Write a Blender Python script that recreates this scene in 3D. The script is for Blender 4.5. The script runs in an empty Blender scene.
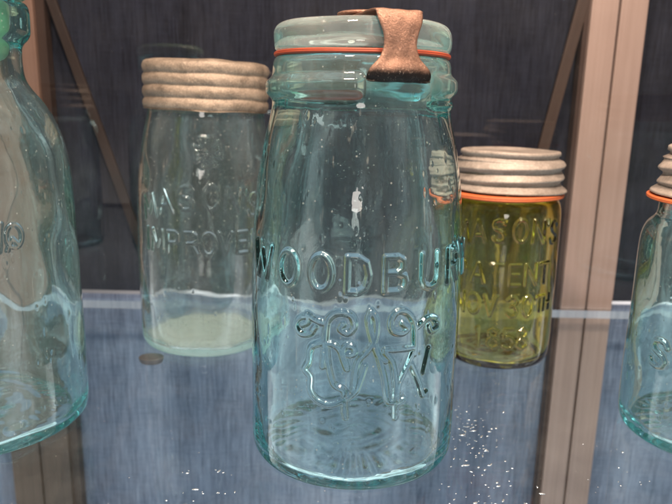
import bpy, bmesh, math, random
import numpy as np

random.seed(7)
rng = np.random.default_rng(11)
scene = bpy.context.scene
col = scene.collection
R = math.radians

# ------------------------------------------------------------------ node helpers
def new_mat(name):
    m = bpy.data.materials.new(name)
    m.use_nodes = True
    nt = m.node_tree
    nt.nodes.clear()
    out = nt.nodes.new('ShaderNodeOutputMaterial')
    return m, nt, out

def N(nt, typ, **kw):
    n = nt.nodes.new('ShaderNode' + typ)
    for k, v in kw.items():
        if k.startswith('i_'):
            n.inputs[k[2:].replace('_', ' ')].default_value = v
        else:
            setattr(n, k, v)
    return n

def math_node(nt, op, a, b=None, c=None):
    n = nt.nodes.new('ShaderNodeMath'); n.operation = op
    for i, v in enumerate((a, b, c)):
        if v is None: continue
        if isinstance(v, (int, float)): n.inputs[i].default_value = v
        else: nt.links.new(v, n.inputs[i])
    return n.outputs[0]

def ramp(nt, fac, stops, interp='LINEAR'):
    n = nt.nodes.new('ShaderNodeValToRGB')
    n.color_ramp.interpolation = interp
    el = n.color_ramp.elements
    while len(el) < len(stops): el.new(0.5)
    for e, (p, c) in zip(el, stops):
        e.position = p
        e.color = (c, c, c, 1) if isinstance(c, (int, float)) else (*c, 1)
    nt.links.new(fac, n.inputs[0])
    return n.outputs[0]

# ------------------------------------------------------------------ materials
def glass_mat(name, tint, density, haze=0.03, haze_col=(0.85, 0.85, 0.8), speck=0.5, streak=0.5, zones=(), rough=0.0, through=0.5):
    m, nt, out = new_mat(name)
    L = nt.links.new
    tc = N(nt, 'TexCoord')
    g = N(nt, 'BsdfGlass', i_IOR=1.5, i_Roughness=rough)
    g.inputs['Color'].default_value = (1, 1, 1, 1)
    d0 = N(nt, 'BsdfDiffuse'); d0.inputs['Color'].default_value = (*haze_col, 1)
    d1 = N(nt, 'BsdfTranslucent'); d1.inputs['Color'].default_value = (*haze_col, 1)
    d = N(nt, 'MixShader'); d.inputs[0].default_value = through
    L(d0.outputs[0], d.inputs[1]); L(d1.outputs[0], d.inputs[2])
    # cloudy haze that old glass carries, stretched upright
    mp = N(nt, 'Mapping'); mp.inputs['Scale'].default_value = (60, 60, 14)
    L(tc.outputs['Object'], mp.inputs[0])
    nz = N(nt, 'TexNoise', i_Scale=1.0, i_Detail=6.0, i_Roughness=0.65)
    L(mp.outputs[0], nz.inputs['Vector'])
    hz = ramp(nt, nz.outputs['Fac'], [(0.30, 0.55), (0.75, 1.0)])
    hz = math_node(nt, 'MULTIPLY', hz, haze)
    # scratches: very stretched noise cut thin
    mp2 = N(nt, 'Mapping'); mp2.inputs['Scale'].default_value = (420, 420, 30); mp2.inputs['Rotation'].default_value = (0.25, 0.1, 0)
    L(tc.outputs['Object'], mp2.inputs[0])
    n2 = N(nt, 'TexNoise', i_Scale=1.0, i_Detail=2.0)
    L(mp2.outputs[0], n2.inputs['Vector'])
    sc = ramp(nt, n2.outputs['Fac'], [(0.665, 0.0), (0.75, 1.0)])
    sc = math_node(nt, 'MULTIPLY', sc, streak * 0.3)
    # dust specks
    vo = N(nt, 'TexVoronoi', i_Scale=380.0); vo.feature = 'F1'
    L(tc.outputs['Object'], vo.inputs['Vector'])
    near = math_node(nt, 'LESS_THAN', vo.outputs['Distance'], 0.17)
    pick = math_node(nt, 'GREATER_THAN', N_sep(nt, vo.outputs['Color']), 0.86)
    sp = math_node(nt, 'MULTIPLY', near, pick)
    sp = math_node(nt, 'MULTIPLY', sp, speck)
    tot = math_node(nt, 'ADD', math_node(nt, 'ADD', hz, sc), sp)
    # glow and highlights put into the colour as pale bands at given heights (metres): (z0, z1, fade, amount)
    sx = N(nt, 'SeparateXYZ'); L(tc.outputs['Object'], sx.inputs[0])
    for z0, z1, fade, amt, *rmax in zones:
        up = N(nt, 'MapRange', i_From_Min=z0 - fade, i_From_Max=z0); L(sx.outputs['Z'], up.inputs['Value'])
        dn = N(nt, 'MapRange', i_From_Min=z1 + fade, i_From_Max=z1); L(sx.outputs['Z'], dn.inputs['Value'])
        zz = math_node(nt, 'MULTIPLY', math_node(nt, 'MULTIPLY', up.outputs[0], dn.outputs[0]), amt)
        zz = math_node(nt, 'MULTIPLY', zz, ramp(nt, nz.outputs['Fac'], [(0.3, 0.45), (0.7, 1.0)]))
        if rmax:                                         # only the floor of the jar, not its heel
            rad = math_node(nt, 'SQRT', math_node(nt, 'ADD', math_node(nt, 'MULTIPLY', sx.outputs['X'], sx.outputs['X']), math_node(nt, 'MULTIPLY', sx.outputs['Y'], sx.outputs['Y'])))
            rm = N(nt, 'MapRange', i_From_Min=rmax[0] + .004, i_From_Max=rmax[0] - .006); L(rad, rm.inputs['Value'])
            zz = math_node(nt, 'MULTIPLY', zz, rm.outputs[0])
        tot = math_node(nt, 'ADD', tot, zz)
    tot = math_node(nt, 'MINIMUM', tot, 0.92)
    mx = N(nt, 'MixShader')
    L(tot, mx.inputs[0]); L(g.outputs[0], mx.inputs[1]); L(d.outputs[0], mx.inputs[2])
    # fine surface waver
    nb = N(nt, 'TexNoise', i_Scale=45.0, i_Detail=3.0)
    L(tc.outputs['Object'], nb.inputs['Vector'])
    bp = N(nt, 'Bump', i_Strength=0.12, i_Distance=0.0010)
    L(nb.outputs['Fac'], bp.inputs['Height']); L(bp.outputs[0], g.inputs['Normal'])
    L(mx.outputs[0], out.inputs['Surface'])
    va = N(nt, 'VolumeAbsorption', i_Density=density)
    va.inputs['Color'].default_value = (*tint, 1)
    L(va.outputs[0], out.inputs['Volume'])
    return m

def N_sep(nt, colsock):
    s = nt.nodes.new('ShaderNodeSeparateColor')
    nt.links.new(colsock, s.inputs[0])
    return s.outputs[0]

def metal_mat(name, base, dark, rough=0.45, metallic=0.6, scale=500.0, bump=0.25, pit=0.5, zdark=None, spark=0.0):
    m, nt, out = new_mat(name)
    L = nt.links.new
    tc = N(nt, 'TexCoord')
    b = N(nt, 'BsdfPrincipled')
    n1 = N(nt, 'TexNoise', i_Scale=scale, i_Detail=5.0, i_Roughness=0.7)
    n2 = N(nt, 'TexNoise', i_Scale=scale * 0.12, i_Detail=4.0, i_Roughness=0.6)
    L(tc.outputs['Object'], n1.inputs['Vector']); L(tc.outputs['Object'], n2.inputs['Vector'])
    mixf = math_node(nt, 'ADD', math_node(nt, 'MULTIPLY', n1.outputs['Fac'], 0.5), math_node(nt, 'MULTIPLY', n2.outputs['Fac'], 0.5))
    f = ramp(nt, mixf, [(0.36, 0.0), (0.60, 1.0)])
    mc = N(nt, 'MixRGB'); L(f, mc.inputs[0])
    mc.inputs[1].default_value = (*dark, 1); mc.inputs[2].default_value = (*base, 1)
    cs = mc.outputs[0]
    if zdark:                                            # shade under the hooked lower edge, put into the colour
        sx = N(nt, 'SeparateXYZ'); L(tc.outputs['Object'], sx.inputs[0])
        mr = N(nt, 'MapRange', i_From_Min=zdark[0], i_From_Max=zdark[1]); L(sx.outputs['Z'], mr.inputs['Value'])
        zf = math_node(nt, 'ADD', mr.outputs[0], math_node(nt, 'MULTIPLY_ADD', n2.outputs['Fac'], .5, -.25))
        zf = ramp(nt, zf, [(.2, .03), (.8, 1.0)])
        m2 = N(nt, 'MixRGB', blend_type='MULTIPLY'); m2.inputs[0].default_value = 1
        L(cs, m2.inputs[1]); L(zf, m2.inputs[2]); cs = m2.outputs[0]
    if spark:                                            # sparkle of the metal put into the colour as bright grains
        gs_ = ramp(nt, n1.outputs['Fac'], [(.60, 0.0), (.68, spark)])
        m3 = N(nt, 'MixRGB'); L(gs_, m3.inputs[0]); L(cs, m3.inputs[1]); m3.inputs[2].default_value = (.9, .75, .62, 1); cs = m3.outputs[0]
    L(cs, b.inputs['Base Color'])
    b.inputs['Metallic'].default_value = metallic
    rr = ramp(nt, n2.outputs['Fac'], [(0.3, rough - 0.12), (0.7, rough + 0.15)])
    L(rr, b.inputs['Roughness'])
    bp = N(nt, 'Bump', i_Strength=bump, i_Distance=0.0006)
    L(n1.outputs['Fac'], bp.inputs['Height']); L(bp.outputs[0], b.inputs['Normal'])
    L(b.outputs[0], out.inputs['Surface'])
    return m

def rubber_mat(name, c, rough=0.6):
    m, nt, out = new_mat(name)
    L = nt.links.new
    tc = N(nt, 'TexCoord')
    b = N(nt, 'BsdfPrincipled')
    n1 = N(nt, 'TexNoise', i_Scale=300.0, i_Detail=3.0)
    L(tc.outputs['Object'], n1.inputs['Vector'])
    mc = N(nt, 'MixRGB'); L(n1.outputs['Fac'], mc.inputs[0])
    mc.inputs[1].default_value = (*[v * 0.75 for v in c], 1); mc.inputs[2].default_value = (*c, 1)
    L(mc.outputs[0], b.inputs['Base Color'])
    b.inputs['Roughness'].default_value = rough
    L(b.outputs[0], out.inputs['Surface'])
    return m

def sheet_glass_mat(name, tint, ior=1.6, smear=0.02):
    """plate glass: lets light and shadow through, mirrors by Fresnel on its outer faces"""
    m, nt, out = new_mat(name)
    L = nt.links.new
    tr = N(nt, 'BsdfTransparent'); tr.inputs['Color'].default_value = (*tint, 1)
    clear = N(nt, 'BsdfTransparent')
    gl = N(nt, 'BsdfGlossy', i_Roughness=0.012); gl.inputs['Color'].default_value = (1, 1, 1, 1)
    fr = N(nt, 'Fresnel', i_IOR=ior)
    mx = N(nt, 'MixShader'); L(fr.outputs[0], mx.inputs[0]); L(tr.outputs[0], mx.inputs[1]); L(gl.outputs[0], mx.inputs[2])
    # finger smears and dust
    tc = N(nt, 'TexCoord')
    nz = N(nt, 'TexNoise', i_Scale=22.0, i_Detail=7.0, i_Roughness=0.7)
    L(tc.outputs['Object'], nz.inputs['Vector'])
    sm = math_node(nt, 'MULTIPLY', ramp(nt, nz.outputs['Fac'], [(0.45, 0.1), (0.75, 1.0)]), smear)
    vo = N(nt, 'TexVoronoi', i_Scale=330.0)
    L(tc.outputs['Object'], vo.inputs['Vector'])
    near = math_node(nt, 'LESS_THAN', vo.outputs['Distance'], 0.12)
    pick = math_node(nt, 'GREATER_THAN', N_sep(nt, vo.outputs['Color']), 0.95)
    sm = math_node(nt, 'ADD', sm, math_node(nt, 'MULTIPLY', math_node(nt, 'MULTIPLY', near, pick), smear * 8))
    df = N(nt, 'BsdfDiffuse'); df.inputs['Color'].default_value = (0.8, 0.8, 0.8, 1)
    m2 = N(nt, 'MixShader'); L(sm, m2.inputs[0]); L(mx.outputs[0], m2.inputs[1]); L(df.outputs[0], m2.inputs[2])
    ge = N(nt, 'NewGeometry')
    m3 = N(nt, 'MixShader'); L(ge.outputs['Backfacing'], m3.inputs[0]); L(m2.outputs[0], m3.inputs[1]); L(clear.outputs[0], m3.inputs[2])
    L(m3.outputs[0], out.inputs['Surface'])
    return m

def fabric_mat(name, c0, c1, weave=1500.0):
    m, nt, out = new_mat(name)
    L = nt.links.new
    tc = N(nt, 'TexCoord')
    b = N(nt, 'BsdfPrincipled'); b.inputs['Roughness'].default_value = 0.95
    b.inputs['Specular IOR Level'].default_value = 0.1
    def streak(sx, sz, det=3.0):
        mp = N(nt, 'Mapping'); mp.inputs['Scale'].default_value = (sx, 1.0, sz)
        L(tc.outputs['Object'], mp.inputs[0])
        n = N(nt, 'TexNoise', i_Scale=1.0, i_Detail=det, i_Roughness=0.6)
        L(mp.outputs[0], n.inputs['Vector'])
        return n.outputs['Fac']
    v = streak(900, 40); w = streak(60, 700); broad = streak(45, 4, 4.0); cl = streak(9, 9, 3.0)
    s = math_node(nt, 'ADD', math_node(nt, 'MULTIPLY', v, 0.5), math_node(nt, 'MULTIPLY', w, 0.16))
    s = math_node(nt, 'ADD', s, math_node(nt, 'MULTIPLY', broad, 0.3))
    s = math_node(nt, 'ADD', s, math_node(nt, 'MULTIPLY', cl, 0.22))
    f = ramp(nt, s, [(0.40, 0.0), (0.80, 1.0)])
    mc = N(nt, 'MixRGB'); L(f, mc.inputs[0])
    mc.inputs[1].default_value = (*c0, 1); mc.inputs[2].default_value = (*c1, 1)
    L(mc.outputs[0], b.inputs['Base Color'])
    bp = N(nt, 'Bump', i_Strength=0.5, i_Distance=0.001)
    L(s, bp.inputs['Height']); L(bp.outputs[0], b.inputs['Normal'])
    L(b.outputs[0], out.inputs['Surface'])
    return m

def painted_metal_mat(name, c0, c1, rough=0.4, metallic=0.35):
    m, nt, out = new_mat(name)
    L = nt.links.new
    tc = N(nt, 'TexCoord')
    b = N(nt, 'BsdfPrincipled')
    mp = N(nt, 'Mapping'); mp.inputs['Scale'].default_value = (260, 260, 5)
    L(tc.outputs['Object'], mp.inputs[0])
    n = N(nt, 'TexNoise', i_Scale=1.0, i_Detail=4.0); L(mp.outputs[0], n.inputs['Vector'])
    n2 = N(nt, 'TexNoise', i_Scale=18.0, i_Detail=5.0); L(tc.outputs['Object'], n2.inputs['Vector'])
    s = math_node(nt, 'ADD', math_node(nt, 'MULTIPLY', n.outputs['Fac'], 0.6), math_node(nt, 'MULTIPLY', n2.outputs['Fac'], 0.4))
    f = ramp(nt, s, [(0.3, 0.0), (0.7, 1.0)])
    mc = N(nt, 'MixRGB'); L(f, mc.inputs[0])
    mc.inputs[1].default_value = (*c0, 1); mc.inputs[2].default_value = (*c1, 1)
    L(mc.outputs[0], b.inputs['Base Color'])
    b.inputs['Metallic'].default_value = metallic
    b.inputs['Roughness'].default_value = rough
    L(b.outputs[0], out.inputs['Surface'])
    return m

M = {}
M['aqua'] = glass_mat('aqua_glass', (0.0, 0.95, 0.965), 38, haze=0.006, speck=0.35, zones=[(0.196, 0.212, 0.004, 0.14), (-0.01, 0.0005, 0.0015, 0.14)])
M['aqua_lid'] = glass_mat('aqua_lid_glass', (0.0, 0.92, 0.95), 14, haze=0.19, speck=0.2, haze_col=(0.95, 0.95, 0.94), rough=0.03, through=0.3)  # lid's bright reflections put into the colour as extra haze
M['pale'] = glass_mat('pale_aqua_glass', (0.0, 0.94, 0.96), 24, haze=0.036, speck=0.4, through=0.6, haze_col=(0.96, 0.91, 0.83), zones=[(-0.01, 0.0098, 0.003, 2.0, 0.044)])
M['clearish'] = glass_mat('sea_green_glass', (0.0, 0.95, 0.955), 36, haze=0.028, speck=0.3, zones=[(-0.01, 0.0005, 0.0015, 0.14)])
M['olive'] = glass_mat('olive_amber_glass', (0.895, 0.825, 0.0), 265, haze=0.003, speck=0.1, streak=0.2)
M['zinc_warm'] = metal_mat('aged_zinc', (0.37, 0.29, 0.23), (0.17, 0.13, 0.10), rough=0.52, metallic=0.35, scale=800, bump=0.7, spark=0.25)
M['zinc'] = metal_mat('bright_zinc', (0.42, 0.35, 0.31), (0.24, 0.20, 0.175), rough=0.55, metallic=0.25, scale=500, bump=0.3, spark=0.12)
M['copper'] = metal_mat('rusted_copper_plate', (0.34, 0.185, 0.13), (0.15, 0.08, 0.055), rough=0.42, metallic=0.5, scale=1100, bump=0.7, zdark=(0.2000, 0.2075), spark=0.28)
M['red_rubber'] = rubber_mat('red_rubber', (0.40, 0.06, 0.022))
M['orange_rubber'] = rubber_mat('orange_rubber', (0.62, 0.14, 0.045))
M['black_rubber'] = rubber_mat('black_rubber', (0.09, 0.09, 0.10))
M['green_wax'] = rubber_mat('mint_green_glass_paste', (0.30, 0.55, 0.33), 0.3)
M['shelf'] = sheet_glass_mat('shelf_plate_glass', (0.88, 0.93, 0.95), ior=1.65, smear=0.03)
M['shelf_edge'] = painted_metal_mat('polished_glass_edge', (0.25, 0.30, 0.38), (0.42, 0.48, 0.57), 0.25, 0.0)
M['pane'] = sheet_glass_mat('tinted_back_glass', (0.84, 0.80, 0.82), ior=1.52, smear=0.01)
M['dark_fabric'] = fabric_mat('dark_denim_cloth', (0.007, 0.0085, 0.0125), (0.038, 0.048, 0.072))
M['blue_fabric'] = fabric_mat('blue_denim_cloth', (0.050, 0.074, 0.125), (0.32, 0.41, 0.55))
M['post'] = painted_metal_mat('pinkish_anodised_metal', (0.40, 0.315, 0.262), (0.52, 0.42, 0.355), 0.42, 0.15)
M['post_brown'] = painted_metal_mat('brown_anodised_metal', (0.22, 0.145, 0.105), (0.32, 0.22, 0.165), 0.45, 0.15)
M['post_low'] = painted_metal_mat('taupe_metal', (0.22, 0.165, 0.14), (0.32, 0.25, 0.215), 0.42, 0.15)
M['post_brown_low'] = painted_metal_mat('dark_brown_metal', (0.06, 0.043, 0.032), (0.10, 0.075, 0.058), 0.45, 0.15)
M['post_dark'] = painted_metal_mat('brown_trim', (0.035, 0.022, 0.016), (0.06, 0.04, 0.03), 0.5, 0.0)
M['wood'] = painted_metal_mat('brown_stick_wood', (0.018, 0.012, 0.009), (0.035, 0.024, 0.017), 0.6, 0.0)
M['wood_light'] = painted_metal_mat('tan_stick_wood', (0.04, 0.027, 0.019), (0.07, 0.048, 0.034), 0.6, 0.0)

# ------------------------------------------------------------------ mesh helpers
def link(name, me, mat, parent=None):
    o = bpy.data.objects.new(name, me)
    col.objects.link(o)
    for mm in (mat if isinstance(mat, (list, tuple)) else [mat]):
        me.materials.append(mm)
    if parent: o.parent = parent
    return o

def thing(name, label, cat, loc=(0, 0, 0), rot=(0, 0, 0), group=None):
    o = bpy.data.objects.new(name, None)
    col.objects.link(o)
    o.location = loc; o.rotation_euler = rot
    o.empty_display_size = 0.02
    o['label'] = label; o['category'] = cat
    if group: o['group'] = group
    return o

def grid_mesh(name, V, rows, cols_, closed_loop=True, cap_ends=False):
    """rows x cols_ vertices, columns wrap around"""
    me = bpy.data.meshes.new(name)
    i = np.arange(rows - 1)[:, None]; j = np.arange(cols_ if closed_loop else cols_ - 1)[None, :]
    j2 = (j + 1) % cols_
    f = np.stack([i * cols_ + j, i * cols_ + j2, (i + 1) * cols_ + j2, (i + 1) * cols_ + j], -1).reshape(-1, 4)
    nf = len(f)
    loops = f.reshape(-1).astype(np.int32)
    starts = (np.arange(nf) * 4).astype(np.int32); totals = np.full(nf, 4, np.int32)
    if cap_ends:
        a = np.arange(cols_)[::-1]; b = (rows - 1) * cols_ + np.arange(cols_)
        loops = np.concatenate([loops, a, b]).astype(np.int32)
        starts = np.concatenate([starts, [nf * 4, nf * 4 + cols_]]).astype(np.int32)
        totals = np.concatenate([totals, [cols_, cols_]]).astype(np.int32)
    me.vertices.add(len(V)); me.vertices.foreach_set('co', V.astype(np.float32).ravel())
    me.loops.add(len(loops)); me.loops.foreach_set('vertex_index', loops)
    me.polygons.add(len(starts)); me.polygons.foreach_set('loop_start', starts); me.polygons.foreach_set('loop_total', totals)
    me.polygons.foreach_set('use_smooth', np.ones(len(starts), bool))
    me.update(calc_edges=True); me.validate()
    return me

def smooth_profile(pts, iters=2):
    p = np.array(pts, float)
    for _ in range(iters):                              # corner cutting keeps the ends
        q = [p[0]]
        for a, b in zip(p[:-1], p[1:]):
            q += [0.75 * a + 0.25 * b, 0.25 * a + 0.75 * b]
        q.append(p[-1]); p = np.array(q)
    return p

def resample(p, step):
    d = np.r_[0, np.cumsum(np.hypot(*np.diff(p, axis=0).T))]
    n = max(4, int(d[-1] / step))
    t = np.linspace(0, d[-1], n)
    return np.c_[np.interp(t, d, p[:, 0]), np.interp(t, d, p[:, 1])]

def waves(seed, theta, z, n, zlen, amp, kmax=7):
    r = np.random.default_rng(seed)
    out = np.zeros(np.broadcast(theta, z).shape)
    for _ in range(n):
        k = r.integers(0, kmax + 1); l = 2 * np.pi / (zlen * r.uniform(0.6, 2.2)) * r.choice([-1, 1])
        out += np.sin(k * theta + l * z + r.uniform(0, 6.28)) / n ** 0.5
    return out * amp

GLYPH = {
 'W': (1.15, [[(0, 1), (.28, 0), (.57, .8), (.87, 0), (1.15, 1)]]),
 'O': (.75, 'O'), '0': (.62, 'O'),
 'D': (.72, [[(0, 0), (0, 1), (.35, 1), (.62, .85), (.72, .5), (.62, .15), (.35, 0), (0, 0)]]),
 'B': (.74, [[(0, 0), (0, 1), (.42, 1), (.62, .9), (.62, .66), (.42, .54), (0, .54)], [(.42, .54), (.68, .44), (.74, .27), (.68, .09), (.46, 0), (0, 0)]]),
 'U': (.72, [[(0, 1), (0, .3), (.1, .08), (.36, 0), (.62, .08), (.72, .3), (.72, 1)]]),
 'R': (.7, [[(0, 0), (0, 1), (.45, 1), (.64, .88), (.64, .62), (.45, .5), (0, .5)], [(.35, .5), (.7, 0)]]),
 'P': (.66, [[(0, 0), (0, 1), (.45, 1), (.64, .88), (.64, .6), (.45, .48), (0, .48)]]),
 'Y': (.75, [[(0, 1), (.37, .5), (.75, 1)], [(.37, .5), (.37, 0)]]),
 'M': (.9, [[(0, 0), (.08, 1), (.45, .2), (.82, 1), (.9, 0)]]),
 'A': (.8, [[(0, 0), (.4, 1), (.8, 0)], [(.14, .34), (.66, .34)]]),
 'S': (.64, [[(.62, .82), (.5, .97), (.3, 1), (.08, .92), (.02, .74), (.12, .58), (.5, .44), (.63, .28), (.56, .08), (.34, 0), (.12, .04), (0, .2)]]),
 'N': (.75, [[(0, 0), (0, 1), (.75, 0), (.75, 1)]]),
 'I': (.1, [[(.05, 0), (.05, 1)]]),
 'V': (.75, [[(0, 1), (.37, 0), (.75, 1)]]),
 'E': (.6, [[(.6, 1), (0, 1), (0, 0), (.6, 0)], [(0, .52), (.5, .52)]]),
 'T': (.7, [[(0, 1), (.7, 1)], [(.35, 1), (.35, 0)]]),
 'H': (.72, [[(0, 0), (0, 1)], [(.72, 0), (.72, 1)], [(0, .5), (.72, .5)]]),
 '3': (.6, [[(.02, .85), (.2, 1), (.45, .97), (.56, .78), (.45, .57), (.22, .53)], [(.45, .53), (.6, .3), (.5, .06), (.25, 0), (0, .14)]]),
 '1': (.2, [[(0, .85), (.12, 1), (.12, 0)]]),
 '8': (.6, [[(.3, .54), (.08, .66), (.06, .86), (.3, 1), (.54, .86), (.52, .66), (.3, .54), (.04, .4), (0, .16), (.3, 0), (.6, .16), (.56, .4), (.3, .54)]]),
 '5': (.6, [[(.55, 1), (.1, 1), (.05, .55), (.3, .62), (.52, .52), (.6, .3), (.5, .07), (.25, 0), (0, .12)]]),
 "'": (.1, [[(.05, 1), (.03, .78)]]),
}
def glyph(ch):
    w, st = GLYPH[ch]
    if st == 'O':
        a = np.linspace(0, 2 * np.pi, 25)
        st = [[(w / 2 + w / 2 * math.sin(t) , .5 + .5 * math.cos(t)) for t in a]]
    return w, st

def letter_strokes(ch, deg, zc, height, rad, slant=0.0, roll=0.0, wide=1.0):
    """polylines in (arc length, z), mm, for a letter centred at an angle round the jar"""
    w, st = glyph(ch)
    res = []
    for line in st:
        P = []
        for (x, y) in line:
            xx = (x - w / 2) * height * wide; yy = (y - .5) * height
            xx += yy * slant
            c, s = math.cos(roll), math.sin(roll)
            P.append((R(deg) * rad + c * xx - s * yy, zc + s * xx + c * yy))
        res.append(P)
    return res

def catmull(P, n=7):
    P = [np.array(p, float) for p in P]
    P = [2 * P[0] - P[1]] + P + [2 * P[-1] - P[-2]]
    out = []
    for i in range(1, len(P) - 2):
        a, b, c, d = P[i - 1:i + 3]
        for t in np.linspace(0, 1, n, endpoint=False):
            out.append(0.5 * ((2 * b) + (-a + c) * t + (2 * a - 5 * b + 4 * c - d) * t * t + (-a + 3 * b - 3 * c + d) * t ** 3))
    out.append(P[-2])
    return [tuple(p) for p in out]

def stroke_field(A, Z, strokes, half, soft):
    """height 0..1 of raised strokes over the grid (A: arc length, Z: height, both 2-D, mm)"""
    D = np.full(A.shape, 1e3)
    a_row = A[0]; z_col = Z[:, 0]
    pad = half + soft + .3
    for line in strokes:
        for (ax, az), (bx, bz) in zip(line[:-1], line[1:]):
            ci = np.where((a_row > min(ax, bx) - pad) & (a_row < max(ax, bx) + pad))[0]
            ri = np.where((z_col > min(az, bz) - pad) & (z_col < max(az, bz) + pad))[0]
            if len(ci) == 0 or len(ri) == 0: continue
            s = np.ix_(ri, ci)
            px = A[s] - ax; pz = Z[s] - az
            dx, dz = bx - ax, bz - az
            t = np.clip((px * dx + pz * dz) / (dx * dx + dz * dz + 1e-9), 0, 1)
            D[s] = np.minimum(D[s], np.hypot(px - t * dx, pz - t * dz))
    u = np.clip((half + soft - D) / soft, 0, 1)
    return u * u * (3 - 2 * u)

def thetas(center, dense_deg, step_deg, coarse_deg):
    a = np.arange(center - dense_deg, center + dense_deg, step_deg)
    n = int((360 - 2 * dense_deg) / coarse_deg)
    b = np.linspace(center + dense_deg, center - dense_deg + 360, n, endpoint=False)
    t = np.r_[a, b]
    return np.radians(t)

def jar_mesh(name, outer, inner, th, rad, strokes=(), emboss=0.8, half=1.0, soft=0.8, dz=0.4, bumps=120,
             seed=1, wave_out=0.12, wave_in=0.35, extra=None, base_ribs=0.0):
    """a glass jar as one closed wall: outside bottom -> rim -> inside -> inside bottom (profile in mm)"""
    po = resample(smooth_profile(outer), dz); pi_ = resample(smooth_profile(inner), dz * 2.2)
    T = th[None, :]
    Zo = po[:, 1][:, None] + 0 * T; Ro = po[:, 0][:, None] + 0 * T
    Zi = pi_[:, 1][:, None] + 0 * T; Ri = pi_[:, 0][:, None] + 0 * T
    side_o = np.clip((Ro - 0.6 * rad) / (0.2 * rad), 0, 1)
    side_i = np.clip((Ri - 0.5 * rad) / (0.25 * rad), 0, 1)
    Tw = (T + np.pi) % (2 * np.pi) - np.pi
    if len(strokes):
        Aw = Tw * rad + 0 * Zo
        order = np.argsort(Aw[0])
        F = np.zeros_like(Aw)
        wall = (po[:, 1] > 8)
        # the wall's part of the profile rises monotonically, so a row is one height
        F[:, order] = stroke_field(Aw[:, order], Zo, strokes, half, soft)
        Ro = Ro + F * emboss * wall[:, None]
    Ro = Ro + waves(seed, T, Zo, 9, 70, wave_out) * side_o
    Ri = Ri + waves(seed + 50, T, Zi, 12, 60, wave_in, 9) * side_i
    r = np.random.default_rng(seed + 99)
    zmax = po[:, 1].max()
    for k in range(bumps):                               # seeds and grit in the glass
        a0 = r.uniform(-1.7, 1.7); z0 = r.uniform(6, zmax * 0.9); s = r.uniform(.35, .8); el = r.uniform(1, 2.6)
        tgt, zz, po_ = (Ro, Zo, po) if k % 3 else (Ri, Zi, pi_)
        ri = np.where(np.abs(po_[:, 1] - z0) < 3 * s * el)[0]
        ci = np.where(np.abs(Tw[0] - a0) * rad < 3 * s)[0]
        if len(ri) == 0 or len(ci) == 0: continue
        ix = np.ix_(ri, ci)
        g = np.exp(-(((Tw[0][ci] - a0) * rad / s)[None, :] ** 2 + ((po_[ri, 1] - z0) / (s * el))[:, None] ** 2))
        sd = side_o if k % 3 else side_i
        tgt[ix] += g * 0.28 * s * sd[ix] * (1 if k % 3 else -1)
    if extra is not None: Ro, Zo = extra(Ro, Zo, Tw)
    # inside bottom: folds and ripples left by the mould
    base_i = 1 - np.clip((Zi - 6) / 7, 0, 1)
    Zi = Zi + base_i * (np.sin(T * 31 + 2 * np.sin(T * 5)) * base_ribs * (.6 + .5 * np.sin(T * 3 + 1)) * np.exp(-((Ri - 0.70 * rad) / (0.14 * rad)) ** 2)
                        + waves(seed + 7, T, Ri, 16, 11, 0.52, 10) * np.clip(Ri / (0.3 * rad), 0, 1))
    Rr = np.vstack([Ro, Ri]); Zz = np.vstack([Zo, Zi]); TT = T + 0 * Rr
    V = np.stack([Rr * np.sin(TT), -Rr * np.cos(TT), Zz], -1).reshape(-1, 3) / 1000
    return grid_mesh(name, V, Rr.shape[0], len(th), True, True)

def lathe_mesh(name, prof, seg=160, smooth=1, step=0.5, fn=None):
    p = resample(smooth_profile(prof, smooth), step) if smooth else np.array(prof, float)
    th = np.linspace(0, 2 * np.pi, seg, endpoint=False)
    T = th[None, :]
    Rr = p[:, 0][:, None] + 0 * T; Zz = p[:, 1][:, None] + 0 * T; TT = T + 0 * Rr
    if fn: Rr, Zz = fn(Rr, Zz, (TT + np.pi) % (2 * np.pi) - np.pi)
    V = np.stack([Rr * np.sin(TT), -Rr * np.cos(TT), Zz], -1).reshape(-1, 3) / 1000
    return grid_mesh(name, V, Rr.shape[0], seg, True, True)

def torus_mesh(name, rad, half_w, z, half_h, wob=0.0, seed=3):
    prof = []
    for a in np.linspace(0, 2 * np.pi, 17):
        prof.append((rad + half_w * math.copysign(abs(math.cos(a)) ** .6, math.cos(a)), z + half_h * math.copysign(abs(math.sin(a)) ** .6, math.sin(a))))
    def fn(Rr, Zz, T):
        return Rr + waves(seed, T, Zz * 0, 5, 1e6, wob, 5), Zz + waves(seed + 4, T, Zz * 0, 5, 1e6, wob * .7, 4)
    return lathe_mesh(name, prof, 128, 0, fn=fn)

def box_bm(bm, x0, x1, y0, y1, z0, z1, bevel=0.0):
    r = bmesh.ops.create_cube(bm, size=1.0)
    for v in r['verts']:
        v.co = ((x0 + x1) / 2 + v.co.x * (x1 - x0), (y0 + y1) / 2 + v.co.y * (y1 - y0), (z0 + z1) / 2 + v.co.z * (z1 - z0))
    if bevel:
        es = list({e for v in r['verts'] for e in v.link_edges})
        bmesh.ops.bevel(bm, geom=es, offset=bevel, segments=2, affect='EDGES', profile=.7)

def bm_obj(name, bm, mat, parent=None, smooth=False):
    me = bpy.data.meshes.new(name)
    bm.to_mesh(me); bm.free()
    if smooth:
        for p in me.polygons: p.use_smooth = True
    return link(name, me, mat, parent)

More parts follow.
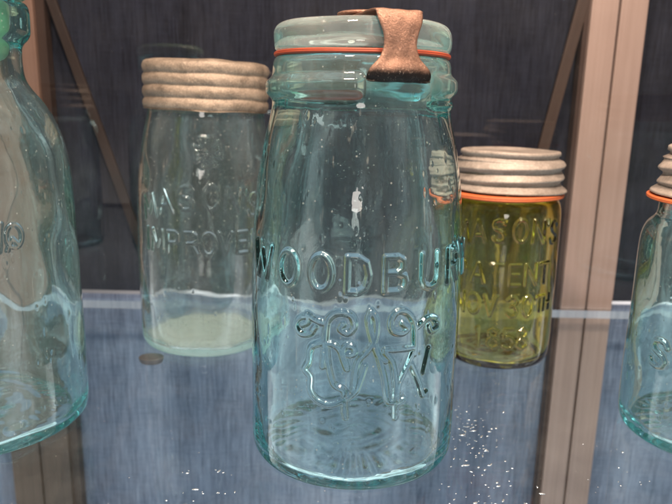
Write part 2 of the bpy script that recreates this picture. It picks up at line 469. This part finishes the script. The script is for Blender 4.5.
# ------------------------------------------------------------------ 1. the big aqua jar in front
front = thing('fruit_jar', 'large aqua glass jar with glass lid and copper clamp, lettered WOODBURY over a monogram',
              'glass jar', (0.0111, 0.342, 0.0), group='antique glass jars on the shelf')
F_out = [(0.3, 5.2), (30, 4.2), (44, 2.2), (49, 0.4), (51.5, 0.0), (54.2, 0.7), (55.8, 3), (56.4, 7), (56.5, 30), (56.5, 60), (56.3, 90), (55.8, 115),
         (54.6, 135), (52.6, 152), (49.6, 168), (46.9, 179), (45.4, 185), (45.2, 188), (45.3, 192), (45.3, 197), (45.0, 201), (44.7, 206), (44.2, 208.6), (43.0, 210.0)]
F_in = [(43.0, 210.0), (40.0, 210.0), (38.6, 208.5), (38.2, 204), (38.8, 196), (40.8, 187), (44.4, 175), (48.2, 158), (50.8, 140), (52.2, 120),
        (52.8, 90), (53.0, 50), (53.0, 16), (52.4, 7.5), (50.2, 4.4), (45, 5.0), (38, 6.8), (22, 8.4), (10, 9.4), (0.3, 9.8)]
FR = 56.5
strokes = []
for ch, dg in zip('WOODBURY', (-57.0, -36.5, -18.6, -0.8, 17.4, 36.8, 55.5, 74.5)):
    strokes += letter_strokes(ch, dg, 112.3, 16.2, FR, wide=0.86)
mono = [
 [(-20.9,85.9),(-23.6,82.3),(-28.4,81.4),(-31.1,84.7),(-29.2,88.9),(-25.0,90.3),(-25.0,87.7),(-27.8,86.0)],
 [(-25.0,91.5),(-20.3,89.1),(-16.5,88.3)],
 [(-16.7,66.7),(-15.7,79.6),(-14.6,89.8),(-9.8,94.0),(-3.8,93.1),(-1.9,88.2),(-4.8,84.4),(-8.4,86.0),(-7.3,88.6)],
 [(-17.6,78.7),(-22.8,75.4),(-24.1,68.1),(-26.1,63.7),(-23.3,60.4),(-23.2,53.8),(-19.7,49.2),(-13.2,47.5),(-7.0,50.2),(-1.0,55.1),(1.3,60.4),(3.5,68.1)],
 [(-17.6,78.7),(-11.3,78.2),(-8.2,75.3),(-6.9,71.6),(-4.9,66.6)],
 [(-15.0,77.8),(-13.6,67.1),(-10.9,58.3),(-5.9,54.9),(-5.6,44.4)],
 [(-4.9,67.9),(-6.9,74.1),(-5.8,78.0),(-2.2,77.6),(-1.7,74.4),(-4.5,73.6)],
 [(5.7,95.1),(4.6,90.8),(6.7,82.0),(10.1,73.0),(13.4,70.3)],
 [(5.7,95.1),(8.3,90.7),(8.0,82.0),(4.5,75.7),(-0.1,69.4),(-1.6,55.1)],
 [(10.1,73.0),(13.1,62.6),(15.5,50.6),(18.2,48.9)],
 [(13.2,74.8),(17.3,68.6),(19.1,58.0),(19.6,48.7),(23.7,49.4)],
 [(29.0,72.2),(28.2,86.5),(24.2,93.3),(18.8,94.5),(15.7,90.3),(16.6,85.3),(21.3,83.6),(24.6,85.7),(21.7,88.6)],
 [(29.0,85.1),(36.7,88.9),(42.4,87.1),(43.8,82.9),(39.0,81.9),(37.0,84.9)],
 [(28.2,73.6),(24.3,65.2),(20.6,56.5),(21.0,48.5)],
 [(27.1,67.3),(32.3,57.0),(35.3,49.6),(37.9,50.3)],
 [(37.9,73.0),(35.3,61.7)],
 [(13.2,76.0),(28.1,75.6)],
 [(-5.7,49.6),(-4.9,41.7)],
 [(19.6,47.4),(19.9,40.6)]]
for ln in mono:
    strokes_m = catmull([(R(a) * FR, z) for a, z in ln])
    strokes.append(strokes_m)
def front_extra(Ro, Zo, T):
    dg = np.degrees(T)
    ring_z = 195.5 + 0.012 * (dg + 60)
    gap = np.clip((np.abs(dg - 22) - 21) / 6, 0, 1)            # the ring pauses where the clamp hooks in
    gap = gap * gap * (3 - 2 * gap)
    back = np.ones_like(dg)
    lug = np.exp(-((Zo - ring_z) / 4.6) ** 4) * 3.2 * gap * back
    low = np.exp(-((Zo - 188.0) / 2.2) ** 2) * 1.6 * np.clip((dg - 40) / 8, 0, 1)
    return Ro + lug + low, Zo
th = thetas(0, 98, 0.30, 1.6)
me = jar_mesh('jar_body', F_out, F_in, th, FR, strokes, emboss=1.55, half=0.55, soft=1.45, dz=0.36, bumps=260, seed=3,
              wave_out=0.10, wave_in=0.26, extra=front_extra, base_ribs=0.9)
link('jar_body', me, M['aqua'], front)
link('rubber_gasket', torus_mesh('rubber_gasket', 41.6, 2.7, 211.45, 1.15, 0.12), M['red_rubber'], front)
lid_prof = [(0.3, 219.5), (28, 219.0), (34, 217.8), (36, 214.2), (38, 212.9), (42.6, 212.9), (44.0, 213.8), (44.4, 216), (44.3, 220), (43.6, 223.5),
            (41.5, 226.0), (37, 227.0), (20, 227.6), (0.3, 228.0)]
def lid_fn(Rr, Zz, T):
    return Rr + waves(21, T, Zz, 8, 14, 0.22, 8) * np.clip(Rr / 30, 0, 1), Zz + waves(22, T, Rr, 8, 40, 0.25, 5) * np.clip(Rr / 20, 0, 1)
link('glass_lid', lathe_mesh('glass_lid', lid_prof, 220, 2, 0.5, lid_fn), M['aqua_lid'], front)

def strap_mesh(name, path, thick, az):
    """path: (rho, z, half width) mm; a bent plate in the upright plane at azimuth az, curved with the lid"""
    P = np.array(path, float)
    d = np.r_[0, np.cumsum(np.hypot(*np.diff(P[:, :2], axis=0).T))]
    t = np.linspace(0, d[-1], 110)
    Q = np.array(catmull([tuple(p) for p in P], 14))
    dq = np.r_[0, np.cumsum(np.hypot(*np.diff(Q[:, :2], axis=0).T))]
    Q = np.stack([np.interp(np.linspace(0, dq[-1], 120), dq, Q[:, k]) for k in range(3)], 1)
    tan = np.gradient(Q[:, :2], axis=0); tan /= np.linalg.norm(tan, axis=1)[:, None]
    nor = np.stack([-tan[:, 1], tan[:, 0]], 1)                   # points up / outwards for a path running outwards
    K = 22
    rows = []
    for i in range(len(Q)):
        rho, z, hw = Q[i]
        ring = []
        for side in (1, -1):
            us = np.linspace(-1, 1, K) if side == 1 else np.linspace(1, -1, K)
            for u in us:
                edge = 1 - max(0, (abs(u) - .9) / .1) ** 2 * .55
                off = side * thick / 2 * edge
                w = u * hw
                bulge = 0.10 * math.sin(u * 9 + i * .21) + 0.08 * math.sin(u * 4 - i * .33)
                rr_, zz_ = rho + nor[i, 0] * (off + bulge), z + nor[i, 1] * (off + bulge)
                # wrap: upright stretches bend with the wall, the flat stretch stays flat
                up = min(1, max(0, (rho - 34) / 9)) * min(1, abs(tan[i, 1]) * 1.4)
                ang = w / max(rr_, 1) * up
                x = rr_ * math.sin(ang) + w * (1 - up); y = rr_ * math.cos(ang) * up + rr_ * (1 - up)
                ring.append((x, y, zz_))
        rows.append(ring)
    A = np.array(rows)
    c, s = math.cos(az), math.sin(az)
    X = A[..., 0] * c + A[..., 1] * s; Y = A[..., 0] * s - A[..., 1] * c
    V = np.stack([X, Y, A[..., 2]], -1).reshape(-1, 3) / 1000
    me = grid_mesh(name, V, len(Q), 2 * K, True, True)
    bm = bmesh.new(); bm.from_mesh(me); bmesh.ops.recalc_face_normals(bm, faces=bm.faces); bm.to_mesh(me); bm.free()
    return me
right_path = [(2, 229.6, 9), (16, 229.5, 9), (30, 229.2, 10.5), (40, 228.9, 11.2), (44.6, 227.8, 11.2), (46.4, 224.0, 10.6), (46.7, 218.5, 8.4), (46.7, 213.5, 7.9),
              (46.9, 208.5, 9.8), (47.8, 205.2, 13.0), (48.6, 203.0, 15.0), (48.4, 200.6, 15.9), (47.2, 198.9, 15.6), (46.0, 198.4, 14.6)]
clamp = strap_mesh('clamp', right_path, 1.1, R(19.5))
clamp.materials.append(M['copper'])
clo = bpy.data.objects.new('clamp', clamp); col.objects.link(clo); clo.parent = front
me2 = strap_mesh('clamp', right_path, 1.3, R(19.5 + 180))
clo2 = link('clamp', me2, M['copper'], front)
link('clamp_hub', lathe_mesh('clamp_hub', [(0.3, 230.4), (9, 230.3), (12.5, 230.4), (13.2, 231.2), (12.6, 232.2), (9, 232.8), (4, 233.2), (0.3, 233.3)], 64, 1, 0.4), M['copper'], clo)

# ------------------------------------------------------------------ 2. pale jar with the ridged lid, behind on the left
left = thing('fruit_jar', 'pale aqua jar with a four-ridged zinc screw lid, lettered MASON\'S IMPROVED under a cross',
             'glass jar', (-0.1045, 0.5025, 0.0), (0, R(1.4), 0), 'antique glass jars on the shelf')
L_out = [(0.3, 5), (28, 4), (40, 1.6), (46, 0), (48.2, .8), (49.6, 3.5), (50.2, 9), (51.0, 30), (52.2, 70), (52.0, 100), (51.2, 120), (49.6, 142), (47.6, 157),
         (45.2, 168), (43.6, 174), (43.2, 178), (43.0, 190), (42.6, 203), (41.4, 205)]
L_in = [(41.4, 205), (38.6, 204.6), (38.2, 200), (38.8, 180), (41, 168), (44.6, 150), (47.2, 128), (48.4, 100), (48.4, 60), (47.6, 16), (46.6, 7.5), (43.5, 4.6), (36, 6.2), (15, 8.4), (0.3, 8.8)]
LR = 52
ls = []
for ch, dg, z in zip("MASON'S", (-40, -23, -5, 15, 33, 44, 52), (112, 117, 120.5, 121.5, 119.5, 118, 115)):
    ls += letter_strokes(ch, dg, z, 16.5, LR, roll=R(-.25 * dg + 2), wide=.86)
for ch, dg in zip('IMPROVED', (-42, -30.5, -15.5, -0.8, 12.8, 26, 40.5, 55)):
    ls += letter_strokes(ch, dg, 88.3, 15.5, LR, wide=.8)
ca = 11.6
for ang in (0, 90, 180, 270):                                   # flared-arm cross
    c, s = math.cos(R(ang + 8)), math.sin(R(ang + 8))
    def q(x, y): return (R(ca) * LR + c * x - s * y, 153 + s * x + c * y)
    ls += [[q(1, 1.0), q(10, 5.4), q(10, -5.4), q(1, -1.0)], [q(2, 0), q(9, 2)], [q(2, 0), q(9, -2)]]
th = thetas(8, 95, 0.5, 2.0)
me = jar_mesh('jar_body', L_out, L_in, th, LR, ls, emboss=1.4, half=.45, soft=1.25, dz=.45, bumps=220, seed=13, wave_out=.14, wave_in=.3, base_ribs=.5)
link('jar_body', me, M['pale'], left)
def ridged(z0, pitch, n, r, depth, seed):
    prof = [(r - 3.2, z0 + 0.6), (r - 1.2, z0), (r - .2, z0 + .2)]
    for k in range(n):
        for t in np.linspace(0.03, .97, 12):
            prof.append((r - depth + depth * math.sin(math.pi * t) ** .55, z0 + (k + t) * pitch))
    top = z0 + n * pitch
    prof += [(r - 3.0, top + .6), (r - 8, top + 1.6), (r - 20, top + 2.2), (.3, top + 2.4), (.3, top + 1.6), (r - 20, top + 1.4), (r - 8, top + .6), (r - 4.2, top - 1), (r - 3.6, z0 + 8)]
    def fn(Rr, Zz, T):
        w = np.clip(Rr / (r * .6), 0, 1)
        return Rr + (waves(seed, T, Zz, 8, 30, .24, 9) + waves(seed + 5, T, Zz, 14, 9, .12, 26)) * w, Zz + waves(seed + 1, T, Zz, 8, 40, .34, 7) * w
    return prof, fn
pf, fn = ridged(180.3, 8.4, 4, 46.6, 2.0, 31)
link('screw_lid', lathe_mesh('screw_lid', pf, 200, 0, .5, fn), M['zinc_warm'], left)

# ------------------------------------------------------------------ 3. olive jar behind on the right
olive = thing('fruit_jar', 'small olive-amber glass jar with zinc lid and orange rubber ring, lettered PATENT NOV 30TH 1858',
              'glass jar', (0.1255, 0.481, 0.0), (0, R(-0.8), 0), 'antique glass jars on the shelf')
G_out = [(0.3, 4.4), (24, 3.4), (32, 1.0), (36, 0), (38, .8), (39.8, 4), (40.7, 12), (41.2, 35), (41.6, 70), (41.8, 100), (41.6, 112), (40.6, 118.5), (38.6, 122), (35.4, 123.2), (34.6, 126), (34.4, 140), (33.4, 147)]
G_in = [(33.4, 147), (31.4, 146.6), (31.2, 140), (31.4, 126), (33, 121), (36.6, 116), (38, 105), (38, 60), (37.9, 14), (37, 6.4), (34, 4.2), (26, 5.6), (10, 7.4), (0.3, 7.8)]
GR = 41.5
gs = []
for ch, dg, z in zip("MASON'S", (-55, -36, -16, 4.5, 24, 35, 45), (100.5, 102.5, 104, 104.5, 103.5, 103, 101.5)):
    gs += letter_strokes(ch, dg, z, 15.5, GR, roll=R(-.1 * dg), wide=.8)
for ch, dg in zip('PATENT', (-53, -34, -16, 1.5, 18.5, 35)):
    gs += letter_strokes(ch, dg, 72.8, 14.5, GR, wide=.8)
for ch, dg in zip('NOV30', (-54, -37, -20, 1, 17)):
    gs += letter_strokes(ch, dg, 49.6, 14.5, GR, wide=.78)
for ch, dg in zip('TH', (31.5, 42)):
    gs += letter_strokes(ch, dg, 50.5, 11, GR, wide=.78)
for ch, dg in zip('1858', (-31, -15.5, -0.5, 14)):
    gs += letter_strokes(ch, dg, 25.4, 15, GR, wide=.85)
th = thetas(-5, 95, 0.55, 2.2)
me = jar_mesh('jar_body', G_out, G_in, th, GR, gs, emboss=1.25, half=.4, soft=1.1, dz=.4, bumps=60, seed=23, wave_out=.10, wave_in=.22)
link('jar_body', me, M['olive'], olive)
link('rubber_gasket', torus_mesh('rubber_gasket', 39.2, 4.0, 125.6, 1.9, .35, 8), M['orange_rubber'], olive)
def thread_lid(z0, z1, r_top, r, r_flare, seed, pitch=8.5, dep=1.9):
    """screw cap: flat raised disc, one helical thread, flared skirt"""
    prof = [(r - 4, z0 + 4), (r_flare - 2.4, z0 + .9), (r_flare - .6, z0), (r_flare, z0 + .5), (r_flare - .8, z0 + 1.6), (r - .8, z0 + 4.2)]
    zt = z1 - 7
    for z in np.linspace(z0 + 4.6, zt, 60): prof.append((r - .8, z))
    prof += [(r_top - .2, zt + 1.2), (r_top - 1.3, zt + 2), (r_top - 1.3, z1 - 3.6), (r_top + .2, z1 - 2.8), (r_top + .2, z1 - .7), (r_top - .8, z1), (r_top - 2.5, z1 - .2),
             (r_top - 4, z1 - 1.1), (r_top * .5, z1 - .7), (.3, z1 - .5), (.3, z1 - 1.4), (r_top - 4, z1 - 2), (r_top - 3, zt)]
    prof = np.array(prof)
    def fn(Rr, Zz, T):
        zone = np.clip((Zz - z0 - 3.2) / 2, 0, 1) * np.clip((zt + 1.5 - Zz) / 2, 0, 1) * (Rr > r - 3)
        ph = 2 * np.pi * (Zz - z0) / pitch - T + 1.2
        Rr = Rr + zone * dep * (np.sin(ph) * .7 + .12 * np.sin(2 * ph) + .25)
        w = np.clip(Rr / (r * .6), 0, 1)
        Rr = Rr + (waves(seed, T, Zz, 7, 30, .26, 7) + waves(seed + 5, T, Zz, 14, 8, .10, 26)) * w
        Zz = Zz + waves(seed + 1, T, Zz, 7, 60, .35, 4) * w
        return Rr, Zz
    return prof, fn
pf, fn = thread_lid(128.4, 156.8, 35.6, 38.6, 42.4, 41)
link('screw_lid', lathe_mesh('screw_lid', pf, 200, 0, .5, fn), M['zinc'], olive).rotation_euler = (R(-.5), R(1.1), 0)

# ------------------------------------------------------------------ 4. jar cut by the right edge
rj = thing('fruit_jar', 'pale sea-green jar cut by the right edge, with zinc lid and letters ST',
           'glass jar', (0.226, 0.360, 0.0), (0, 0, 0), 'antique glass jars on the shelf')
R_out = [(0.3, 4.6), (26, 3.6), (37, 1.2), (41, 0), (43, .8), (44.6, 4), (45.2, 12), (45.3, 40), (45.0, 70), (45.2, 97), (45, 112), (44.2, 119), (42, 124.5), (39, 127.5), (37.9, 130), (37.7, 134), (37.2, 150), (36, 156)]
R_in = [(36, 156), (33.8, 155.6), (33.6, 150), (33.8, 132), (36, 126.5), (40, 120.5), (41.4, 110), (41.6, 60), (41.4, 15), (40.6, 7), (37.6, 4.6), (30, 6), (10, 8), (0.3, 8.4)]
R_out = [(x * 1.105, z) for x, z in R_out]; R_in = [(x * 1.105 + (0 if x < 20 else .0), z) for x, z in R_in]
RR_ = 50.0
rs = []
for ch, dg in zip('STAR', (-66, -49, -31, -12)):
    if ch in 'ST': rs += letter_strokes(ch, dg, 56.5, 15.5, RR_, roll=R(-6), wide=.95)
th = thetas(-40, 95, 0.6, 2.2)
me = jar_mesh('jar_body', R_out, R_in, th, RR_, rs, emboss=1.4, half=.5, soft=1.4, dz=.5, bumps=120, seed=33, wave_out=.12, wave_in=.3, base_ribs=.6)
link('jar_body', me, M['clearish'], rj)
link('rubber_gasket', torus_mesh('rubber_gasket', 45.6, 3.8, 140.2, 1.3, .3, 18), M['orange_rubber'], rj)
pf, fn = thread_lid(142.0, 168.9, 40.6, 43.6, 47.8, 51, pitch=8.2)
link('screw_lid', lathe_mesh('screw_lid', pf, 200, 0, .5, fn), M['zinc'], rj)

# ------------------------------------------------------------------ 5. tall jar cut by the left edge
bj = thing('fruit_jar', 'big aqua glass jar cut by the left edge, narrow neck with green stopper',
           'glass jar', (-0.2068, 0.359, 0.0), (0, 0, 0), 'antique glass jars on the shelf')
B_out = [(0.3, 5.2), (33, 4.2), (46, 1.8), (51.5, 0), (54, .8), (55.8, 4), (56.4, 10), (56.5, 40), (56.4, 90), (56, 125), (55.2, 150), (53.0, 164), (49.0, 175), (43.5, 185), (38, 192), (35.2, 197), (34.4, 203),
         (34.4, 212), (35.2, 215.5), (38.0, 218.2), (39.6, 221), (39.8, 226), (39.9, 233), (39.2, 236), (37.6, 237)]
B_in = [(37.6, 237), (33, 236.6), (31.2, 234), (30.4, 220), (30, 205), (31.2, 197), (37, 187.5), (44, 176.5), (49.4, 164), (51.8, 148), (52.6, 120), (52.8, 60), (52.7, 16), (51.8, 7.6), (48.6, 4.8), (38, 6.6), (14, 9), (.3, 9.6)]
BR = 56.4
bs = [[(R(50) * BR + 4 * math.sin(t), 119 + 6 * math.cos(t)) for t in np.linspace(0, 6.28, 20)],
      [(R(46) * BR, 112), (R(49) * BR, 118), (R(52) * BR, 114)], [(R(36) * BR, 106), (R(38) * BR, 124), (R(42) * BR, 112), (R(44) * BR, 126)]]
bs = [[(a, z) for a, z in l] for l in bs]
th = thetas(35, 95, 0.5, 2.0)
me = jar_mesh('jar_body', B_out, B_in, th, BR, bs, emboss=.8, half=.5, soft=.9, dz=.5, bumps=170, seed=43, wave_out=.14, wave_in=.32, base_ribs=.7)
link('jar_body', me, M['clearish'], bj)
link('glass_stopper', lathe_mesh('glass_stopper', [(.3, 205), (18, 205.4), (25, 207), (28.5, 211), (29.2, 220), (29.8, 232), (29.6, 237.5), (33, 238.6), (38.5, 239.2), (39.5, 242), (38, 247), (30, 250), (.3, 252)], 120, 1, .8), M['green_wax'], bj)

# ------------------------------------------------------------------ two more jars of the row, beside the frame, mirrored in the back glass
def simple_jar(label, loc, sc_, seed):
    t = thing('fruit_jar', label, 'glass jar', loc, (0, 0, R(seed * 40)), 'antique glass jars on the shelf')
    out = [(x * sc_, z) for x, z in R_out]; inn = [(x * sc_ - (1 - sc_) * 0, z) for x, z in R_in]
    z_up = [(x, z + 34 if z > 60 else z) for x, z in out]; z_in = [(x, z + 34 if z > 60 else z) for x, z in inn]
    me = jar_mesh('jar_body', z_up, z_in, np.linspace(-np.pi, np.pi, 120, endpoint=False), 45.2 * sc_, (), dz=1.4, bumps=0, seed=60 + seed)
    link('jar_body', me, M['clearish'], t)
    pf_, fn_ = thread_lid(174, 202, 40.4 * sc_, 43.4 * sc_, 47.6 * sc_, 70 + seed)
    link('screw_lid', lathe_mesh('screw_lid', pf_, 90, 0, .5, fn_), M['zinc'], t)
simple_jar('faint grey jar seen only as a reflection, at the right over the pinkish post', (0.335, 0.445, 0), 1.05, 1)
simple_jar('faint grey jar seen only as a reflection, beside the neck of the left-edge jar', (-0.352, 0.36, 0), 0.95, 2)

# ------------------------------------------------------------------ setting: shelf, back glass, cloth panels
bm = bmesh.new()
box_bm(bm, -0.62, 0.62, 0.03, 0.5895, -0.008, 0.0, 0.0012)
sh = bm_obj('glass_shelf', bm, [M['shelf'], M['shelf_edge']]); sh['kind'] = 'structure'
for p in sh.data.polygons:
    if abs(p.normal.y) > 0.4: p.material_index = 1
bm = bmesh.new()
box_bm(bm, -0.62, 0.62, 0.5935, 0.5975, 0.0005, 0.75, 0.0006)
pn = bm_obj('back_glass', bm, M['pane']); pn['kind'] = 'structure'

def cloth(name, z0, z1, y, mat, seed):
    nx, nz = 120, 80
    xs = np.linspace(-.9, .9, nx); zs = np.linspace(z0, z1, nz)
    X, Z = np.meshgrid(xs, zs)
    r = np.random.default_rng(seed)
    Y = y + sum(np.sin(X * r.uniform(8, 60) + Z * r.uniform(-12, 12) + r.uniform(0, 6)) * .0006 for _ in range(5))
    V = np.stack([X, Y, Z], -1).reshape(-1, 3)
    me = grid_mesh(name, V, nz, nx, False)
    me.flip_normals()
    o = link(name, me, mat); o['kind'] = 'structure'
    return o
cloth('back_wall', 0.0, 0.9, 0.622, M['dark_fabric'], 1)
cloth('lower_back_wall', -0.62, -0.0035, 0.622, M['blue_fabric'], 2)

# posts: two broad face strips with a groove between, a thin dark strip on one edge
def post(label, x0, x1, groove, strip_side, tw, mat, low):
    t = thing('metal_post', label, 'post', ((x0 + x1) / 2, 0.609, -0.6), (0, 0, 0), 'metal posts against the back wall')
    c = (x0 + x1) / 2
    for a, b in ((x0, groove - .0011), (groove + .0011, x1)):
        bm = bmesh.new(); box_bm(bm, a - c, b - c, -0.007, 0.009, 0.597, 1.4, 0.0009)
        bm_obj('face_strip', bm, mat, t)
        bm = bmesh.new(); box_bm(bm, a - c, b - c, -0.007, 0.009, 0, 0.5968, 0.0009)     # dimmer light below the shelf put into the colour
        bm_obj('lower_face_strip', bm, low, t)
    bm = bmesh.new(); box_bm(bm, groove - c - .0011, groove - c + .0011, -0.003, 0.009, 0, 1.4)
    bm_obj('groove_strip', bm, M['post_dark'], t)
    bm = bmesh.new()
    if strip_side < 0: box_bm(bm, x0 - c - tw, x0 - c, -0.002, 0.009, 0, 1.4)
    else: box_bm(bm, x1 - c, x1 - c + tw, -0.002, 0.009, 0, 1.4)
    bm_obj('edge_trim', bm, M['post_dark'], t)
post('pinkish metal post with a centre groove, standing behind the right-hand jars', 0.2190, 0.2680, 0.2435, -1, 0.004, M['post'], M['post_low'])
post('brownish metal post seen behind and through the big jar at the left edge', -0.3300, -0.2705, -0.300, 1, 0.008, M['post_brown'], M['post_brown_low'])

def bar(label, a, b, w, mat):  # thin slanting bar between the back glass and the cloth
    a = np.array(a); b = np.array(b); d = b - a; Ln = np.linalg.norm(d); d = d / Ln
    bm = bmesh.new(); box_bm(bm, -w / 2, w / 2, -.002, .002, 0, Ln, .0008)
    o = bm_obj('wooden_stick', bm, mat)
    o.location = a
    o.rotation_euler = (0, math.atan2(d[0], d[2]), 0)
    o['label'] = label; o['category'] = 'stick'; o['group'] = 'thin sticks leaning on the dark cloth'
bar('dark brown stick slanting down to the right across the dark cloth, left side', (-0.178, .6085, 0.022), (-0.2745, .6085, 0.33), .0085, M['wood'])
bar('tan brown stick slanting down to the left beside the pinkish post', (0.1635, .6085, 0.004), (0.2275, .6085, 0.36), .010, M['wood_light'])

# small dark bumper under the shelf
o = link('rubber_bumper', lathe_mesh('rubber_bumper', [(.3, -15), (6, -14.8), (7.4, -13.6), (8.2, -10), (8.2, -8.3), (.3, -8.2)], 48, 1, .5), M['black_rubber'])
o.location = (-0.1400, 0.4665, 0.002); o.scale = (1.15, .9, .8)
o['label'] = 'small dark oval rubber pad under the shelf left of the ridged-lid jar'; o['category'] = 'rubber pad'

# added bright beads standing for sparkles of light on the shelf
bm = bmesh.new()
def bead(x, y, s, el, ang):
    r = bmesh.ops.create_icosphere(bm, subdivisions=2, radius=1.0)
    for v in r['verts']:
        vx, vy = v.co.x * s * el, v.co.y * s
        v.co = (x + vx * math.cos(ang) - vy * math.sin(ang), y + vx * math.sin(ang) + vy * math.cos(ang), max(0.00005, v.co.z * s * .6 + .0001))
for k in range(170):
    if k < 140: x = random.gauss(.081, .013); y = random.uniform(.272, .385)
    elif k < 150: x = random.gauss(.15, .02); y = random.uniform(.29, .34)
    else: x = random.gauss(-.066, .014); y = random.uniform(.270, .308)
    if math.hypot(x - .0111, y - .342) < .059: continue
    bead(x, y, random.choice((.00025, .0003, .0004, .0006)) * random.uniform(.7, 1.2), random.uniform(1, 3.2), random.gauss(0.3, .8))
gm, nt, out = new_mat('clear_grit')
gb = N(nt, 'BsdfPrincipled'); gb.inputs['Base Color'].default_value = (.80, .88, .95, 1); gb.inputs['Roughness'].default_value = .2; gb.inputs['Metallic'].default_value = .8
nt.links.new(gb.outputs[0], out.inputs['Surface'])
o = bm_obj('grit', bm, gm, smooth=True); o['kind'] = 'stuff'

# ------------------------------------------------------------------ light
w = bpy.data.worlds.new('World'); scene.world = w; w.use_nodes = True
nt = w.node_tree; nt.nodes.clear()
out = nt.nodes.new('ShaderNodeOutputWorld'); bg = nt.nodes.new('ShaderNodeBackground')
tc = nt.nodes.new('ShaderNodeTexCoord'); sp = nt.nodes.new('ShaderNodeSeparateXYZ')
nt.links.new(tc.outputs['Generated'], sp.inputs[0])
zc = ramp(nt, math_node(nt, 'MULTIPLY_ADD', sp.outputs['Z'], .5, .5), [(0.0, (.78, .79, .80)), (0.36, (.50, .49, .48)), (0.45, (.24, .22, .20)), (0.53, (.08, .07, .065)), (0.75, (.22, .18, .145)), (1.0, (.46, .37, .30))])
nz = nt.nodes.new('ShaderNodeTexNoise'); nz.inputs['Scale'].default_value = 3.0; nz.inputs['Detail'].default_value = 3.0
nt.links.new(tc.outputs['Generated'], nz.inputs['Vector'])
nf = ramp(nt, nz.outputs['Fac'], [(.35, .25), (.5, .8), (.68, 2.6)])
mx = nt.nodes.new('ShaderNodeMixRGB'); mx.blend_type = 'MULTIPLY'; mx.inputs[0].default_value = 1.0
nt.links.new(zc, mx.inputs[1]); nt.links.new(nf, mx.inputs[2])
ax = math_node(nt, 'ABSOLUTE', sp.outputs['X'])
sr = nt.nodes.new('ShaderNodeMapRange'); sr.inputs['From Min'].default_value = .5; sr.inputs['From Max'].default_value = .9
sr.inputs['To Min'].default_value = 1.0; sr.inputs['To Max'].default_value = 2.6
nt.links.new(ax, sr.inputs['Value'])
m4 = nt.nodes.new('ShaderNodeMixRGB'); m4.blend_type = 'MULTIPLY'; m4.inputs[0].default_value = 1.0
nt.links.new(mx.outputs[0], m4.inputs[1]); nt.links.new(sr.outputs[0], m4.inputs[2])
nt.links.new(m4.outputs[0], bg.inputs['Color']); bg.inputs['Strength'].default_value = 1.0
nt.links.new(bg.outputs[0], out.inputs['Surface'])

def lamp(name, loc, target, power, size, colr, shape='DISK', size_y=None):
    d = bpy.data.lights.new(name, 'AREA'); d.shape = shape; d.size = size
    if size_y: d.size_y = size_y
    d.energy = power; d.color = colr
    o = bpy.data.objects.new(name, d); col.objects.link(o)
    o.location = loc
    v = np.array(target) - np.array(loc)
    from mathutils import Vector
    o.rotation_euler = Vector(v).to_track_quat('-Z', 'Y').to_euler()
    return o
WARM = (1.0, .80, .62)
lamp('case_lamp_left', (-0.10, 0.10, 0.66), (0.0, 0.44, 0.10), 5.6, .08, WARM)
lamp('case_lamp_right', (0.17, 0.11, 0.66), (0.05, 0.44, 0.10), 5.6, .08, WARM)
lamp('gallery_window', (-0.045, -0.80, 0.245), (0.0, 0.36, 0.20), 1.1, .22, (1.0, .92, .86), 'ELLIPSE', .17)  # added light behind the camera for highlights on lid and neck
lamp('lower_case_lamp', (0.05, 0.05, -0.48), (0.05, 0.62, -0.10), 1.5, 1.1, (.80, .90, 1.0), 'RECTANGLE', .5)

# ------------------------------------------------------------------ camera
cd = bpy.data.cameras.new('camera'); cam = bpy.data.objects.new('camera', cd); col.objects.link(cam)
cd.sensor_width = 36; cd.lens = 650 / 672 * 36; cd.clip_start = .005; cd.clip_end = 50
from mathutils import Matrix
cam.matrix_world = Matrix.Translation((0, 0, 0.19)) @ Matrix.Rotation(R(90 - 13.2), 4, 'X') @ Matrix.Rotation(R(1.2), 4, 'Z')
cd.dof.use_dof = True; cd.dof.focus_distance = .315; cd.dof.aperture_fstop = 13
scene.camera = cam

scene.view_settings.view_transform = 'Standard'; scene.view_settings.look = 'None'
scene.view_settings.exposure = 0; scene.view_settings.gamma = 1
scene.render.engine = 'CYCLES'
cy = scene.cycles
cy.max_bounces = 28; cy.transmission_bounces = 26; cy.glossy_bounces = 12; cy.diffuse_bounces = 4; cy.transparent_max_bounces = 40
cy.caustics_reflective = True; cy.caustics_refractive = True; cy.blur_glossy = 0.3
cy.sample_clamp_indirect = 6.0
cy.use_denoising = True
